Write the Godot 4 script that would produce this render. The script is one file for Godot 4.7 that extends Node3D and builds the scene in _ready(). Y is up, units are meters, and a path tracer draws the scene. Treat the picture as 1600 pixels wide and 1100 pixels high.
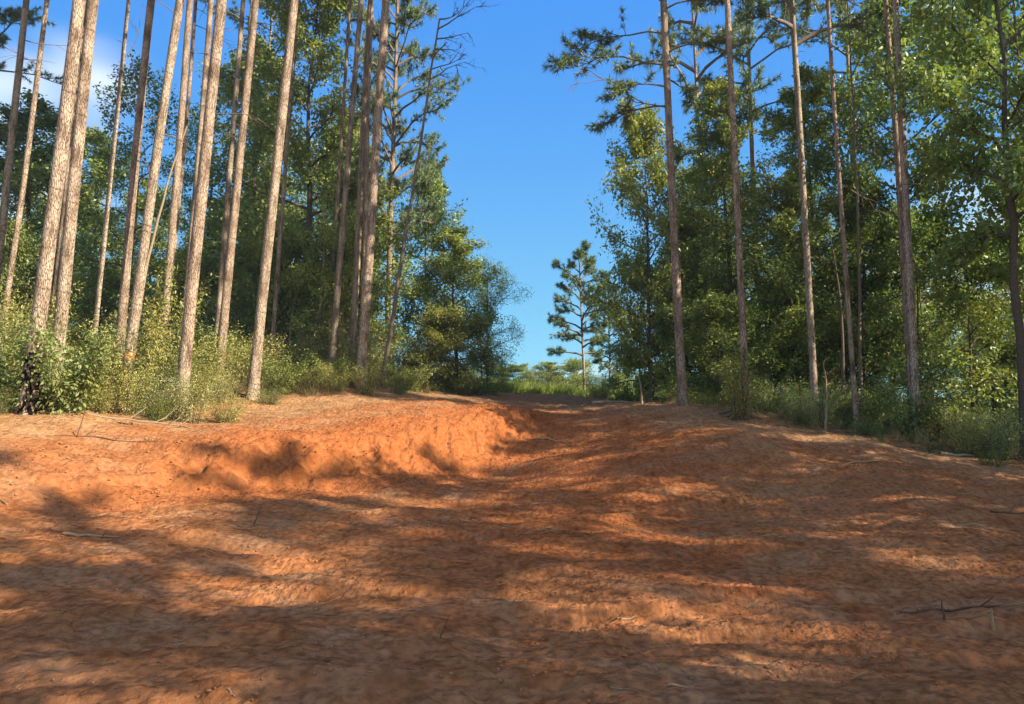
extends Node3D
# A red clay track climbing between a stand of pines and a mixed wood.
# Units are metres, y up; the viewer stands at the origin and looks up the slope along -z.

var rng := RandomNumberGenerator.new()
var noise_a := FastNoiseLite.new()
var noise_b := FastNoiseLite.new()
var noise_c := FastNoiseLite.new()
var noise_d := FastNoiseLite.new()
var mats := {}
var used_names := {}

# terrain: smooth bumps (x, z, weight) of a multiquadric surface
const LAND := [
	[-2.66, -4.00, -0.0336], [0.00, -4.10, -0.0360], [2.72, -4.10, -0.0532], [-3.42, -5.10, 0.0250], [-1.74, -5.20, 0.0078], [0.00, -5.40, 0.0411],
	[1.84, -5.50, 0.0519], [3.62, -5.40, 0.0338], [-4.46, -6.60, 0.0374], [-2.33, -6.90, -0.0188], [0.00, -7.20, -0.0256], [2.47, -7.30, -0.0269],
	[4.80, -7.10, -0.0156], [-5.86, -8.60, -0.0422], [-4.70, -9.20, -0.2815], [-2.71, -10.60, -0.0149], [0.00, -10.80, -0.0251], [2.81, -11.00, 0.1539],
	[6.81, -10.00, 0.0164], [-6.71, -9.80, -0.0394], [-7.42, -10.80, 0.0585], [-7.78, -12.20, -0.0207], [-8.47, -13.00, -0.1031], [-10.66, -13.00, 0.0358],
	[-7.14, -13.80, -0.0792], [-5.31, -9.60, 0.5151], [-4.33, -10.80, -0.0215], [-3.53, -11.80, 0.2639], [-2.50, -12.20, 0.0252], [-1.24, -13.20, 0.0638],
	[-0.25, -14.80, 0.4796], [0.75, -14.60, -0.2164], [1.37, -16.00, 0.2546], [1.73, -20.00, 0.1656], [0.99, -23.00, 0.1055], [-6.06, -10.40, -0.2168],
	[-5.62, -11.90, 0.0312], [-4.47, -13.00, -0.2034], [-3.02, -14.60, -0.1359], [-1.91, -15.80, -0.1987], [-0.89, -17.20, -0.1935], [0.00, -19.00, -0.0407],
	[-6.46, -15.00, 0.1754], [-6.66, -19.00, 0.0028], [-4.83, -17.50, 0.1011], [-4.41, -21.50, -0.2909], [-3.72, -21.50, 0.2319], [-2.99, -23.00, -0.0383],
	[-1.17, -27.00, 0.0375], [1.30, -30.00, -0.0229], [2.51, -29.00, -0.0068], [3.80, -22.00, -0.1220], [2.90, -16.80, -0.0847], [4.27, -18.50, -0.1638],
	[3.85, -14.00, -0.1641], [2.51, -14.60, 0.0252], [5.32, -16.80, 0.0133], [4.25, -12.40, 0.0534], [6.06, -11.80, -0.0335], [6.71, -14.20, -0.0008],
	[9.27, -17.00, -0.0110], [9.69, -14.30, -0.0484], [9.04, -13.20, 0.0691], [10.57, -13.00, 0.0102], [2.16, -12.60, -0.1157], [12.93, -25.00, -0.0477],
	[14.79, -24.50, -0.0456], [16.96, -24.00, -0.0161], [19.65, -24.00, -0.0751], [11.37, -21.00, 0.1289], [13.06, -20.00, 0.0380], [0.00, 0.00, -0.0061],
	[-8.00, 0.00, 0.0640], [8.00, 0.00, 0.0040], [0.00, 8.00, -0.0008], [-10.00, 8.00, -0.0047], [10.00, 8.00, -0.0016], [0.00, 40.00, 0.0005],
	[-40.00, 30.00, 0.0137], [40.00, 30.00, 0.0162], [-30.00, -5.00, -0.0156], [-16.00, -8.00, -0.0323], [-22.00, -18.00, 0.0284], [-12.00, -22.00, -0.0264],
	[-6.00, -28.00, -0.0213], [-16.00, -32.00, 0.0006], [-40.00, -40.00, 0.0016], [-60.00, 0.00, -0.0181], [12.00, -30.00, 0.0791], [28.00, -31.00, 0.0122],
	[20.00, -31.00, 0.0804], [26.00, -14.00, 0.0060], [40.00, -10.00, 0.0038], [20.00, -6.00, -0.0154], [40.00, -40.00, -0.0056], [20.00, -40.00, -0.0194],
	[8.00, -32.00, -0.0451], [0.00, -36.00, -0.0023], [2.00, -45.00, -0.0071], [0.00, -60.00, -0.0116], [0.00, -80.00, 0.0151], [-30.00, -80.00, 0.0014],
	[40.00, -80.00, 0.0088], [0.00, -130.00, -0.0022], [-80.00, -130.00, 0.0081], [80.00, -130.00, -0.0063], [80.00, 0.00, -0.0042], [80.00, 60.00, -0.0164],
	[-80.00, 60.00, -0.0077], [0.00, 90.00, 0.0038],
]

class Shape:
	var v := PackedVector3Array()
	var n := PackedVector3Array()
	var c := PackedColorArray()
	var uv := PackedVector2Array()
	var idx := PackedInt32Array()
	func mesh() -> ArrayMesh:
		var a := []
		a.resize(Mesh.ARRAY_MAX)
		a[Mesh.ARRAY_VERTEX] = v
		a[Mesh.ARRAY_NORMAL] = n
		a[Mesh.ARRAY_COLOR] = c
		if uv.size() == v.size():
			a[Mesh.ARRAY_TEX_UV] = uv
		a[Mesh.ARRAY_INDEX] = idx
		var m := ArrayMesh.new()
		m.add_surface_from_arrays(Mesh.PRIMITIVE_TRIANGLES, a)
		return m
	# round stem through pts, radius at each; wob: knobbliness
	func tube(pts: Array, rad: Array, sides: int, col: Color, around := 1.0, along := 1.0, wob := 0.0, seed_ := 0.0, cap := false) -> void:
		var first := v.size()
		var run := 0.0
		var u := Vector3.RIGHT
		for i in pts.size():
			var p: Vector3 = pts[i]
			var t: Vector3 = (pts[mini(i + 1, pts.size() - 1)] - pts[maxi(i - 1, 0)]).normalized()
			u = (u - t * u.dot(t))
			if u.length() < 0.05:
				u = Vector3.FORWARD - t * Vector3.FORWARD.dot(t)
			u = u.normalized()
			var w := t.cross(u)
			if i > 0:
				run += p.distance_to(pts[i - 1])
			for k in sides + 1:
				var a := TAU * k / sides
				var d := u * cos(a) + w * sin(a)
				var r: float = rad[i]
				if wob > 0.0:
					r *= 1.0 + wob * (sin(a * 2.0 + run * 1.7 + seed_) * 0.5 + sin(a * 5.0 + run * 4.3 + seed_ * 2.0) * 0.3 + sin(a * 3.0 - run * 9.0 + seed_) * 0.35)
				v.append(p + d * r)
				n.append(d)
				c.append(col)
				uv.append(Vector2(around * k / sides, run * along))
		for i in pts.size() - 1:
			for k in sides:
				var a := first + i * (sides + 1) + k
				var b := a + sides + 1
				idx.append_array(PackedInt32Array([a, b + 1, a + 1, a, b, b + 1]))
		if cap:
			var tip: Vector3 = pts[pts.size() - 1]
			var at := v.size()
			var up: Vector3 = (tip - pts[pts.size() - 2]).normalized()
			v.append(tip + up * float(rad[rad.size() - 1]) * 0.4)
			n.append(up)
			c.append(col)
			uv.append(Vector2(0.5, run * along))
			var ring := first + (pts.size() - 1) * (sides + 1)
			for k in sides:
				idx.append_array(PackedInt32Array([ring + k, at, ring + k + 1]))
	# one leaf: a creased rhombus
	func leaf(p: Vector3, axis: Vector3, side: Vector3, length: float, width: float, col: Color) -> void:
		var f := v.size()
		var nn := side.cross(axis).normalized()
		var mid := p + axis * length * 0.45
		v.append(p)
		v.append(mid - side * width * 0.5 + nn * width * 0.16)
		v.append(p + axis * length - nn * length * 0.12)
		v.append(mid + side * width * 0.5 + nn * width * 0.16)
		var n1 := (nn + side * 0.3).normalized()
		var n2 := (nn - side * 0.3).normalized()
		n.append(nn)
		n.append(n1)
		n.append(nn)
		n.append(n2)
		for k in 4:
			c.append(col)
		idx.append_array(PackedInt32Array([f, f + 1, f + 2, f, f + 2, f + 3]))
	# one pine needle or blade: a thin triangle
	func blade(p: Vector3, tip: Vector3, side: Vector3, width: float, col: Color) -> void:
		var f := v.size()
		v.append(p - side * width)
		v.append(p + side * width)
		v.append(tip)
		var nn := side.cross(tip - p).normalized()
		for k in 3:
			n.append(nn)
			c.append(col)
		idx.append_array(PackedInt32Array([f, f + 2, f + 1]))

# ---------------------------------------------------------------- helpers
func rv() -> Vector3:
	return Vector3(rng.randf_range(-1, 1), rng.randf_range(-1, 1), rng.randf_range(-1, 1))

func numbered(called: String) -> String:
	var k: int = used_names.get(called, 0)
	used_names[called] = k + 1
	return called if k == 0 else "%s_%03d" % [called, k]

func tag(o: Node, label: String, category: String, group := "") -> void:
	o.set_meta("label", label)
	o.set_meta("category", category)
	if group:
		o.set_meta("group", group)

func thing(called: String, label: String, category: String, at: Vector3, group := "", turn := 0.0) -> Node3D:
	var o := Node3D.new()
	o.name = numbered(called)
	add_child(o)
	o.position = at
	o.rotation.y = turn
	tag(o, label, category, group)
	return o

func part(parent: Node, called: String, m: Mesh, mat: Material, xf := Transform3D()) -> MeshInstance3D:
	var o := MeshInstance3D.new()
	o.name = called
	o.mesh = m
	o.material_override = mat
	o.transform = xf
	parent.add_child(o, true)
	return o

func land_raw(x: float, z: float) -> float:
	var h := 2.1765 - 0.0040 * x - 0.0087 * z
	for g in LAND:
		var dx: float = x - g[0]
		var dz: float = z - g[1]
		h += g[2] * sqrt(dx * dx + dz * dz + 0.36)
	return h

const GX := -26.0
const GZ := -46.0
const GS := 0.4
const GNX := 131
const GNZ := 131
var land_grid := PackedFloat32Array()

func cub(a: float, b: float, c: float, d: float, t: float) -> float:
	return b + 0.5 * t * (c - a + t * (2.0 * a - 5.0 * b + 4.0 * c - d + t * (3.0 * (b - c) + d - a)))

func land(x: float, z: float) -> float:
	var fx := (x - GX) / GS
	var fz := (z - GZ) / GS
	if fx < 1.0 or fz < 1.0 or fx > GNX - 3 or fz > GNZ - 3:
		return land_raw(x, z)
	var ix := int(fx)
	var iz := int(fz)
	var tx := fx - ix
	var tz := fz - iz
	var o := (iz - 1) * GNX + ix - 1
	var r := [0.0, 0.0, 0.0, 0.0]
	for k in 4:
		r[k] = cub(land_grid[o], land_grid[o + 1], land_grid[o + 2], land_grid[o + 3], tx)
		o += GNX
	return cub(r[0], r[1], r[2], r[3], tz)

# distance to the cut bank's middle line
const BANK := [[-6.3, -10.4], [-5.6, -11.0], [-4.4, -12.1], [-2.8, -13.4], [-1.6, -14.6], [-0.6, -16.0], [0.3, -17.6]]
func bank_dist(x: float, z: float) -> float:
	var best := 99.0
	var p := Vector2(x, z)
	for i in BANK.size() - 1:
		var a := Vector2(BANK[i][0], BANK[i][1])
		var b := Vector2(BANK[i + 1][0], BANK[i + 1][1])
		best = minf(best, p.distance_to(Geometry2D.get_closest_point_to_segment(p, a, b)))
	return best

# steps the bank's face: signed distance from its middle line, uphill positive
func bank_step(x: float, z: float) -> float:
	var best := 99.0
	var sd := 99.0
	var p := Vector2(x, z)
	for i in BANK.size() - 1:
		var a := Vector2(BANK[i][0], BANK[i][1])
		var b := Vector2(BANK[i + 1][0], BANK[i + 1][1])
		var c := Geometry2D.get_closest_point_to_segment(p, a, b)
		var d := p.distance_to(c)
		if d < best:
			best = d
			sd = -d * signf((b - a).cross(p - a))
	sd += (noise_b.get_noise_2d(x * 1.6, z * 1.6) * 0.4 + noise_c.get_noise_2d(x, z) * 0.15)
	return 0.18 * smoothstep(-6.6, -4.0, x) * tanh(sd / 0.26) * exp(-(sd * sd) / 1.2) * smoothstep(1.9, 1.0, best)

func height(x: float, z: float) -> float:
	var h := land(x, z)
	if z < -8.0 and z > -20.0 and x < 2.5 and x > -8.5:
		h += bank_step(x, z)
	var d := absf(z) + absf(x) * 0.5
	var near := clampf(1.6 - d / 40.0, 0.15, 1.0)
	h += noise_a.get_noise_2d(x, z) * 0.09 * near
	if d < 45.0:
		h += noise_b.get_noise_2d(x, z * 1.5) * 0.028
		h += noise_b.get_noise_2d(x * 0.35 + 31.0, z * 1.9 + x * 0.25) * 0.06
		var rough := 1.0
		if z < -9.0 and z > -19.0 and x < 2.0 and x > -8.0:
			rough += 1.6 * smoothstep(1.3, 0.3, bank_dist(x, z))
		h += noise_c.get_noise_2d(x, z) * 0.024 * rough
		if d < 22.0:
			h += noise_d.get_noise_2d(x, z) * 0.012 * rough
	return h

func ground(x: float, z: float, sink := 0.0) -> Vector3:
	return Vector3(x, height(x, z) - sink, z)

func piece(t: float, xs: Array, ys: Array) -> float:
	if t <= xs[0]:
		return ys[0]
	for i in xs.size() - 1:
		if t <= xs[i + 1]:
			return lerpf(ys[i], ys[i + 1], (t - xs[i]) / (xs[i + 1] - xs[i]))
	return ys[ys.size() - 1]

# metres inside the woods (positive) or out on the clearing (negative)
func wood_left(x: float, z: float) -> float:
	return piece(x, [-30.0, -8.8, -7.6, -6.3, -4.3, -3.0, -1.6, -0.7, 0.0], [-11.5, -12.7, -15.5, -18.4, -20.3, -23.0, -27.0, -34.0, -60.0]) - z
func wood_right(x: float, z: float) -> float:
	return x - piece(-z, [6.0, 10.0, 13.0, 15.8, 18.0, 22.0, 28.0, 34.0, 60.0], [15.0, 12.0, 9.6, 6.1, 4.7, 4.3, 3.9, 4.5, 9.0])

# what lies on the soil at each place (linear colours): raw clay, trodden tan soil, leaf litter, meadow
func soil(x: float, z: float) -> Color:
	var big := noise_a.get_noise_2d(x * 1.3 + 40.0, z * 1.3) * 0.5 + 0.5
	var mid := noise_b.get_noise_2d(x * 0.8 - 20.0, z * 1.4 + 9.0) * 0.5 + 0.5
	var fine := noise_c.get_noise_2d(x * 1.2 + 7.0, z * 1.2) * 0.5 + 0.5
	var clay := Color(0.42, 0.14, 0.046)
	var tan := Color(0.45, 0.262, 0.145)
	var earth := Color(0.435, 0.195, 0.083)
	var col := earth.lerp(tan, smoothstep(0.42, 0.75, mid * 0.55 + big * 0.45))
	col = col.lerp(clay, 0.4 * smoothstep(0.5, 0.75, big * 0.7 + fine * 0.3))
	# track floor beyond the bank's foot is worn to redder clay
	var road := absf(x - piece(-z, [6.0, 10.0, 15.0, 20.0, 30.0], [1.0, 0.5, 1.6, 1.6, 1.0]))
	col = col.lerp(clay, 0.6 * smoothstep(3.0, 0.8, road + (mid - 0.5) * 2.5) * smoothstep(7.0, 10.0, -z + big * 3.0))
	var bd := bank_dist(x, z) if z < -7.0 and z > -22.0 else 99.0
	col = col.lerp(clay.lerp(Color(0.46, 0.195, 0.08), fine * 0.8), 0.95 * smoothstep(1.7, 0.9, bd + (mid - 0.5) * 1.1) * smoothstep(-7.0, -4.2, x + (big - 0.5) * 2.0))
	# pale straw-strewn shoulder above the bank
	var wl := wood_left(x, z)
	var wr := wood_right(x, z)
	if x < 0.5:
		col = col.lerp(Color(0.47, 0.29, 0.145), 0.75 * smoothstep(-6.0, -3.0, wl + (mid - 0.5) * 3.0) * smoothstep(0.7, 1.6, bd))
	col = col.lerp(Color(0.43, 0.27, 0.15), 0.7 * smoothstep(-3.5, -1.0, wr + (mid - 0.5) * 3.0))
	col = col.lerp(Color(0.40, 0.26, 0.145), 0.6 * smoothstep(19.0, 24.0, -z + (mid - 0.5) * 5.0))
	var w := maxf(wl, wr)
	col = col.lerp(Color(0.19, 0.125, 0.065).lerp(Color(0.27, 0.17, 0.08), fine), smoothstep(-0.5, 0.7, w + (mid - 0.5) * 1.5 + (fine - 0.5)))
	col = col.lerp(Color(0.20, 0.22, 0.07), smoothstep(33.0, 37.0, -z + (mid - 0.5) * 4.0) * (0.4 + 0.6 * fine))
	return col

# ---------------------------------------------------------------- materials
func noise_tex(kind: int, freq: float, octaves: int, stops: Array, size := 512, normal := 0.0, seed_ := 1, sx := 0) -> NoiseTexture2D:
	var f := FastNoiseLite.new()
	f.noise_type = kind
	f.frequency = freq
	f.seed = seed_
	f.fractal_octaves = octaves
	if kind == FastNoiseLite.TYPE_CELLULAR:
		f.cellular_return_type = FastNoiseLite.RETURN_DISTANCE2_SUB
		f.cellular_jitter = 1.0
		f.domain_warp_enabled = true
		f.domain_warp_amplitude = 12.0
		f.domain_warp_frequency = 0.02
		f.fractal_type = FastNoiseLite.FRACTAL_FBM if octaves > 1 else FastNoiseLite.FRACTAL_NONE
	var t := NoiseTexture2D.new()
	t.width = size if sx == 0 else sx
	t.height = size
	t.seamless = true
	t.seamless_blend_skirt = 0.2
	t.noise = f
	if normal > 0.0:
		t.as_normal_map = true
		t.bump_strength = normal
	elif stops:
		var g := Gradient.new()
		var offs := PackedFloat32Array()
		var cols := PackedColorArray()
		for s in stops:
			offs.append(s[0])
			cols.append(s[1])
		g.offsets = offs
		g.colors = cols
		t.color_ramp = g
	return t

func leaf_mat(tint: Color, through := 0.5, rough := 0.5) -> StandardMaterial3D:
	var m := StandardMaterial3D.new()
	m.vertex_color_use_as_albedo = true
	m.albedo_color = tint.linear_to_srgb()
	m.roughness = rough
	m.metallic_specular = 0.4
	m.cull_mode = BaseMaterial3D.CULL_DISABLED
	m.backlight_enabled = true
	m.backlight = Color(through * 0.95, through, through * 0.35).linear_to_srgb()
	return m

func plain(col: Color, rough := 0.9) -> StandardMaterial3D:
	var m := StandardMaterial3D.new()
	m.albedo_color = col.linear_to_srgb()
	m.vertex_color_use_as_albedo = true
	m.roughness = rough
	m.metallic_specular = 0.25
	return m

func bark_mat(tint: Color, plates: Texture2D, bumps: Texture2D, depth: float, weather: Texture2D = null) -> StandardMaterial3D:
	var m := plain(tint, 0.92)
	m.albedo_texture = plates
	m.heightmap_enabled = true
	m.heightmap_texture = bumps
	m.heightmap_scale = depth
	m.texture_repeat = true
	if weather:
		m.detail_enabled = true
		m.detail_blend_mode = BaseMaterial3D.BLEND_MODE_MUL
		m.detail_uv_layer = BaseMaterial3D.DETAIL_UV_2
		m.uv2_triplanar = true
		m.uv2_world_triplanar = true
		m.uv2_scale = Vector3(1.6, 0.5, 1.6)
		m.detail_albedo = weather
	return m

func make_materials() -> void:
	var C := FastNoiseLite.TYPE_CELLULAR
	var S := FastNoiseLite.TYPE_SIMPLEX_SMOOTH
	var grey := func(a: float) -> Color: return Color(a, a, a)
	# pine bark: pale flaky plates, dark furrows
	var plates := noise_tex(C, 0.026, 2, [[0.0, Color(0.34, 0.295, 0.265)], [0.09, Color(0.58, 0.53, 0.49)], [0.22, Color(0.86, 0.82, 0.78)], [1.0, Color(0.98, 0.94, 0.9)]], 512, 0.0, 5)
	var plate_bump := noise_tex(C, 0.026, 2, [[0.0, Color.BLACK], [0.25, grey.call(0.75)], [1.0, Color.WHITE]], 512, 0.0, 5)
	var weather := noise_tex(S, 0.01, 5, [[0.0, Color(0.6, 0.56, 0.52)], [0.42, Color(0.85, 0.81, 0.77)], [0.6, Color(1.0, 0.98, 0.95)], [1.0, Color(0.95, 0.97, 0.92)]], 256, 0.0, 31)
	mats.pine_bark = bark_mat(Color(0.60, 0.555, 0.495), plates, plate_bump, 2.2, weather)
	mats.pine_bark_red = bark_mat(Color(0.57, 0.51, 0.45), plates, plate_bump, 2.0, weather)
	var scorch := noise_tex(S, 0.012, 4, [[0.0, Color(0.16, 0.14, 0.13)], [0.52, Color(0.2, 0.17, 0.15)], [0.6, Color(0.85, 0.8, 0.76)], [1.0, Color(0.95, 0.92, 0.9)]], 512, 0.0, 8)
	mats.scorched_bark = bark_mat(Color(0.36, 0.30, 0.26), scorch, plate_bump, 3.0)
	var ribs := noise_tex(S, 0.03, 4, [[0.0, Color(0.5, 0.48, 0.45)], [0.5, Color(0.78, 0.76, 0.72)], [1.0, Color(1, 1, 1)]], 512, 0.0, 11)
	mats.wood = bark_mat(Color(0.20, 0.165, 0.13), ribs, ribs, 1.0)
	mats.pale_wood = bark_mat(Color(0.50, 0.40, 0.28), ribs, ribs, 0.6)
	mats.dead_wood = bark_mat(Color(0.30, 0.25, 0.21), ribs, ribs, 0.6)
	mats.stick = bark_mat(Color(0.58, 0.41, 0.25), ribs, ribs, 0.5)
	mats.stick_dark = bark_mat(Color(0.20, 0.13, 0.09), ribs, ribs, 0.5)
	mats.scar = plain(Color(0.52, 0.26, 0.10))
	mats.pine = leaf_mat(Color(1, 1, 1), 0.35, 0.45)
	mats.leaf = leaf_mat(Color(1, 1, 1), 0.7, 0.42)
	mats.leaf_cool = leaf_mat(Color(0.86, 0.97, 1.0), 0.7, 0.42)
	mats.leaf_pale = leaf_mat(Color(1.0, 0.97, 0.8), 0.7, 0.45)
	mats.leaf_yellow = leaf_mat(Color(0.97, 0.95, 0.68), 0.7, 0.5)
	mats.leaf_rust = leaf_mat(Color(1.0, 0.88, 0.74), 0.6, 0.5)
	mats.dry = leaf_mat(Color(1, 1, 1), 0.4, 0.8)
	# clay: grain and crumbs
	var g := StandardMaterial3D.new()
	g.vertex_color_use_as_albedo = true
	g.roughness = 1.0
	g.metallic_specular = 0.15
	g.uv1_triplanar = true
	g.uv1_world_triplanar = true
	g.uv1_scale = Vector3(0.55, 0.55, 0.55)
	g.albedo_texture = noise_tex(S, 0.016, 6, [[0.0, Color(0.62, 0.58, 0.55)], [0.4, Color(0.84, 0.82, 0.8)], [0.62, Color(0.96, 0.95, 0.93)], [1.0, Color(1, 1, 1)]], 1024, 0.0, 21)
	g.heightmap_enabled = true
	g.heightmap_texture = noise_tex(S, 0.02, 6, [], 1024, 0.0, 22)
	g.heightmap_scale = 3.2
	g.detail_enabled = true
	g.detail_blend_mode = BaseMaterial3D.BLEND_MODE_MUL
	g.detail_uv_layer = BaseMaterial3D.DETAIL_UV_2
	g.uv2_triplanar = true
	g.uv2_world_triplanar = true
	g.uv2_scale = Vector3(0.13, 0.13, 0.13)
	g.detail_albedo = noise_tex(S, 0.02, 6, [[0.0, Color(0.72, 0.66, 0.6)], [0.45, Color(0.9, 0.88, 0.86)], [1.0, Color(1, 1, 1)]], 1024, 0.0, 23)
	mats.ground = g
	mats.clod = plain(Color(1, 1, 1), 1.0)

# ---------------------------------------------------------------- plants as shapes
func leaf_colour(base: Color, spread: float) -> Color:
	var k := rng.randf_range(1.0 - spread, 1.0 + spread)
	var w := rng.randf_range(-0.5, 0.5) * spread
	return Color(base.r * k * (1.0 + w), base.g * k, base.b * k * (1.0 - w))

# a broadleaved tree: tapered wobbling trunk, limbs, side shoots with clumps of leaves
func broadleaf(seed_: int, h: float, r: float, base: float, leaves: int, leaf_len: float, leaf_wid: float, col: Color, limbs: int, shoots: int, trunk_r: float) -> Dictionary:
	rng.seed = seed_
	var wood := Shape.new()
	var fol := Shape.new()
	var pts := []
	var rad := []
	var sway := Vector3.ZERO
	for i in 12:
		var t := i / 11.0
		pts.append(Vector3(0, h * 0.96 * t, 0) + sway)
		rad.append(trunk_r * (1.0 - t * 0.92) * (1.35 if i == 0 else 1.0))
		sway += Vector3(rng.randf_range(-1, 1), 0, rng.randf_range(-1, 1)) * h * 0.009
	wood.tube(pts, rad, 9, Color.WHITE, 2.0, 0.8, 0.08, seed_)
	var per := leaves / float(limbs * shoots)
	for i in limbs:
		var s := (i + rng.randf_range(0.0, 0.9)) / limbs
		var t := base + (1.0 - base) * s
		var f := t * 11.0
		var k := mini(int(f), 10)
		var start: Vector3 = pts[k].lerp(pts[k + 1], f - k)
		var reach := r * ((0.62 + 1.0 * s) if s < 0.38 else 1.0 - pow((s - 0.38) / 0.66, 2.0) * 0.85) * rng.randf_range(0.55, 1.15)
		var az := i * 2.4 + rng.randf_range(-0.5, 0.5)
		var rise := lerpf(0.1, 1.1, s) + rng.randf_range(-0.2, 0.25)
		var out := Vector3(cos(az), rise, sin(az)).normalized()
		var lp := [start]
		var lr := []
		var r0: float = trunk_r * (1.0 - t * 0.92) * 0.5 + 0.008
		for j in 5:
			lr.append(r0 * (1.0 - j * 0.21))
			if j < 4:
				lp.append(lp[j] + (out + rv() * 0.22 + Vector3(0, -0.05 * j, 0)).normalized() * reach * 0.27)
		wood.tube(lp, lr, 5, Color.WHITE, 1.0, 1.0)
		for q in shoots:
			var u := clampf(0.2 + 0.85 * (q + rng.randf()) / shoots, 0.0, 1.0) * 4.0
			var k2 := mini(int(u), 3)
			var a: Vector3 = lp[k2].lerp(lp[k2 + 1], u - k2)
			var dir := (out * 0.7 + rv() * 0.95 + Vector3(0, 0.25, 0)).normalized()
			var ln := reach * rng.randf_range(0.16, 0.36) + 0.25
			wood.tube([a, a + dir * ln * 0.5 + rv() * 0.04, a + dir * ln], [r0 * 0.3 + 0.003, r0 * 0.2 + 0.003, 0.003], 3, Color.WHITE)
			var tone := leaf_colour(col, 0.16)
			var fill := int(per * rng.randf_range(0.45, 1.55))
			for m in fill:
				var p := a + dir * ln * pow(rng.randf(), 0.7) * 1.1 + rv() * (0.12 + ln * 0.2)
				var axis := (dir * 0.6 + rv() + Vector3(0, -0.25, 0)).normalized()
				var up := (Vector3(0, 0.9, 0) + rv()).normalized()
				var side := axis.cross(up).normalized()
				var sz := rng.randf_range(0.5, 1.3)
				fol.leaf(p, axis, side, leaf_len * sz, leaf_wid * sz, leaf_colour(tone, 0.18))
	return {"wood": wood.mesh(), "leaves": fol.mesh(), "h": h, "r": r}

func tuft(fol: Shape, p: Vector3, dir: Vector3, size: float, col: Color, count := 22) -> void:
	for k in count:
		var d := (dir * 0.75 + rv()).normalized()
		var tip := p + d * size * rng.randf_range(0.75, 1.1) + Vector3(0, -0.02, 0)
		fol.blade(p + dir * rng.randf_range(-0.05, 0.05), tip, d.cross(rv()).normalized(), 0.011, leaf_colour(col, 0.2))

const PINE_GREEN := Color(0.15, 0.21, 0.09)

# one pine limb with side twigs and needle tufts; bare: share without needles
func pine_limb(wood: Shape, fol: Shape, a: Vector3, b: Vector3, thick: float, twigs: int, size := 0.2, bare := 0.3) -> void:
	var ln := a.distance_to(b)
	var pts := []
	var rad := []
	for j in 6:
		var t := j / 5.0
		pts.append(a.lerp(b, t) + Vector3(0, sin(t * PI) * ln * 0.09, 0) + rv() * ln * 0.02 * (1.0 if j > 0 else 0.0))
		rad.append(thick * (1.0 - t * 0.8))
	wood.tube(pts, rad, 5, Color.WHITE, 1.0, 1.0)
	var out := (b - a).normalized()
	for q in twigs:
		var u := (bare + (1.0 - bare) * (q + rng.randf()) / twigs) * 5.0
		var k := mini(int(u), 4)
		var p: Vector3 = pts[k].lerp(pts[k + 1], u - k)
		var dir := (out * 0.8 + rv() * Vector3(1, 0.6, 1) + Vector3(0, 0.25, 0)).normalized()
		var tl := ln * rng.randf_range(0.1, 0.24) + 0.12
		var e := p + dir * tl
		wood.tube([p, p.lerp(e, 0.5) + rv() * 0.03, e], [thick * 0.3 + 0.003, thick * 0.2 + 0.003, 0.004], 3, Color.WHITE)
		var tone := leaf_colour(PINE_GREEN, 0.25)
		tuft(fol, e, dir, size, tone)
		tuft(fol, p.lerp(e, 0.65), (dir + rv() * 0.8).normalized(), size, tone)
		tuft(fol, p.lerp(e, 0.35) + rv() * 0.06, (dir + rv()).normalized(), size, tone)
		if rng.randf() < 0.8:
			tuft(fol, p.lerp(e, 0.85) + rv() * 0.09, (dir + rv()).normalized(), size, tone)
	tuft(fol, b, out, size, PINE_GREEN)

# crown of a tall pine, origin at the crown's lowest limb, len metres tall
func pine_crown(seed_: int, length: float, reach: float, limbs: int, twigs: int) -> Dictionary:
	rng.seed = seed_
	var wood := Shape.new()
	var fol := Shape.new()
	for i in limbs:
		var s := (i + rng.randf()) / limbs
		var az := i * 2.4 + rng.randf_range(-0.6, 0.6)
		var rr := reach * (0.75 + 0.5 * s if s < 0.3 else 1.05 - 0.85 * pow((s - 0.3) / 0.7, 1.5)) * rng.randf_range(0.6, 1.15)
		var a := Vector3(0, s * length, 0)
		var b := a + Vector3(cos(az) * rr, rr * rng.randf_range(-0.1, 0.35) + s * 0.5, sin(az) * rr)
		pine_limb(wood, fol, a, b, 0.035 + 0.02 * (1.0 - s), twigs, 0.21, 0.35 if s > 0.2 else 0.5)
	tuft(fol, Vector3(0, length, 0), Vector3.UP, 0.25, PINE_GREEN, 30)
	return {"wood": wood.mesh(), "leaves": fol.mesh(), "len": length}

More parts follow.
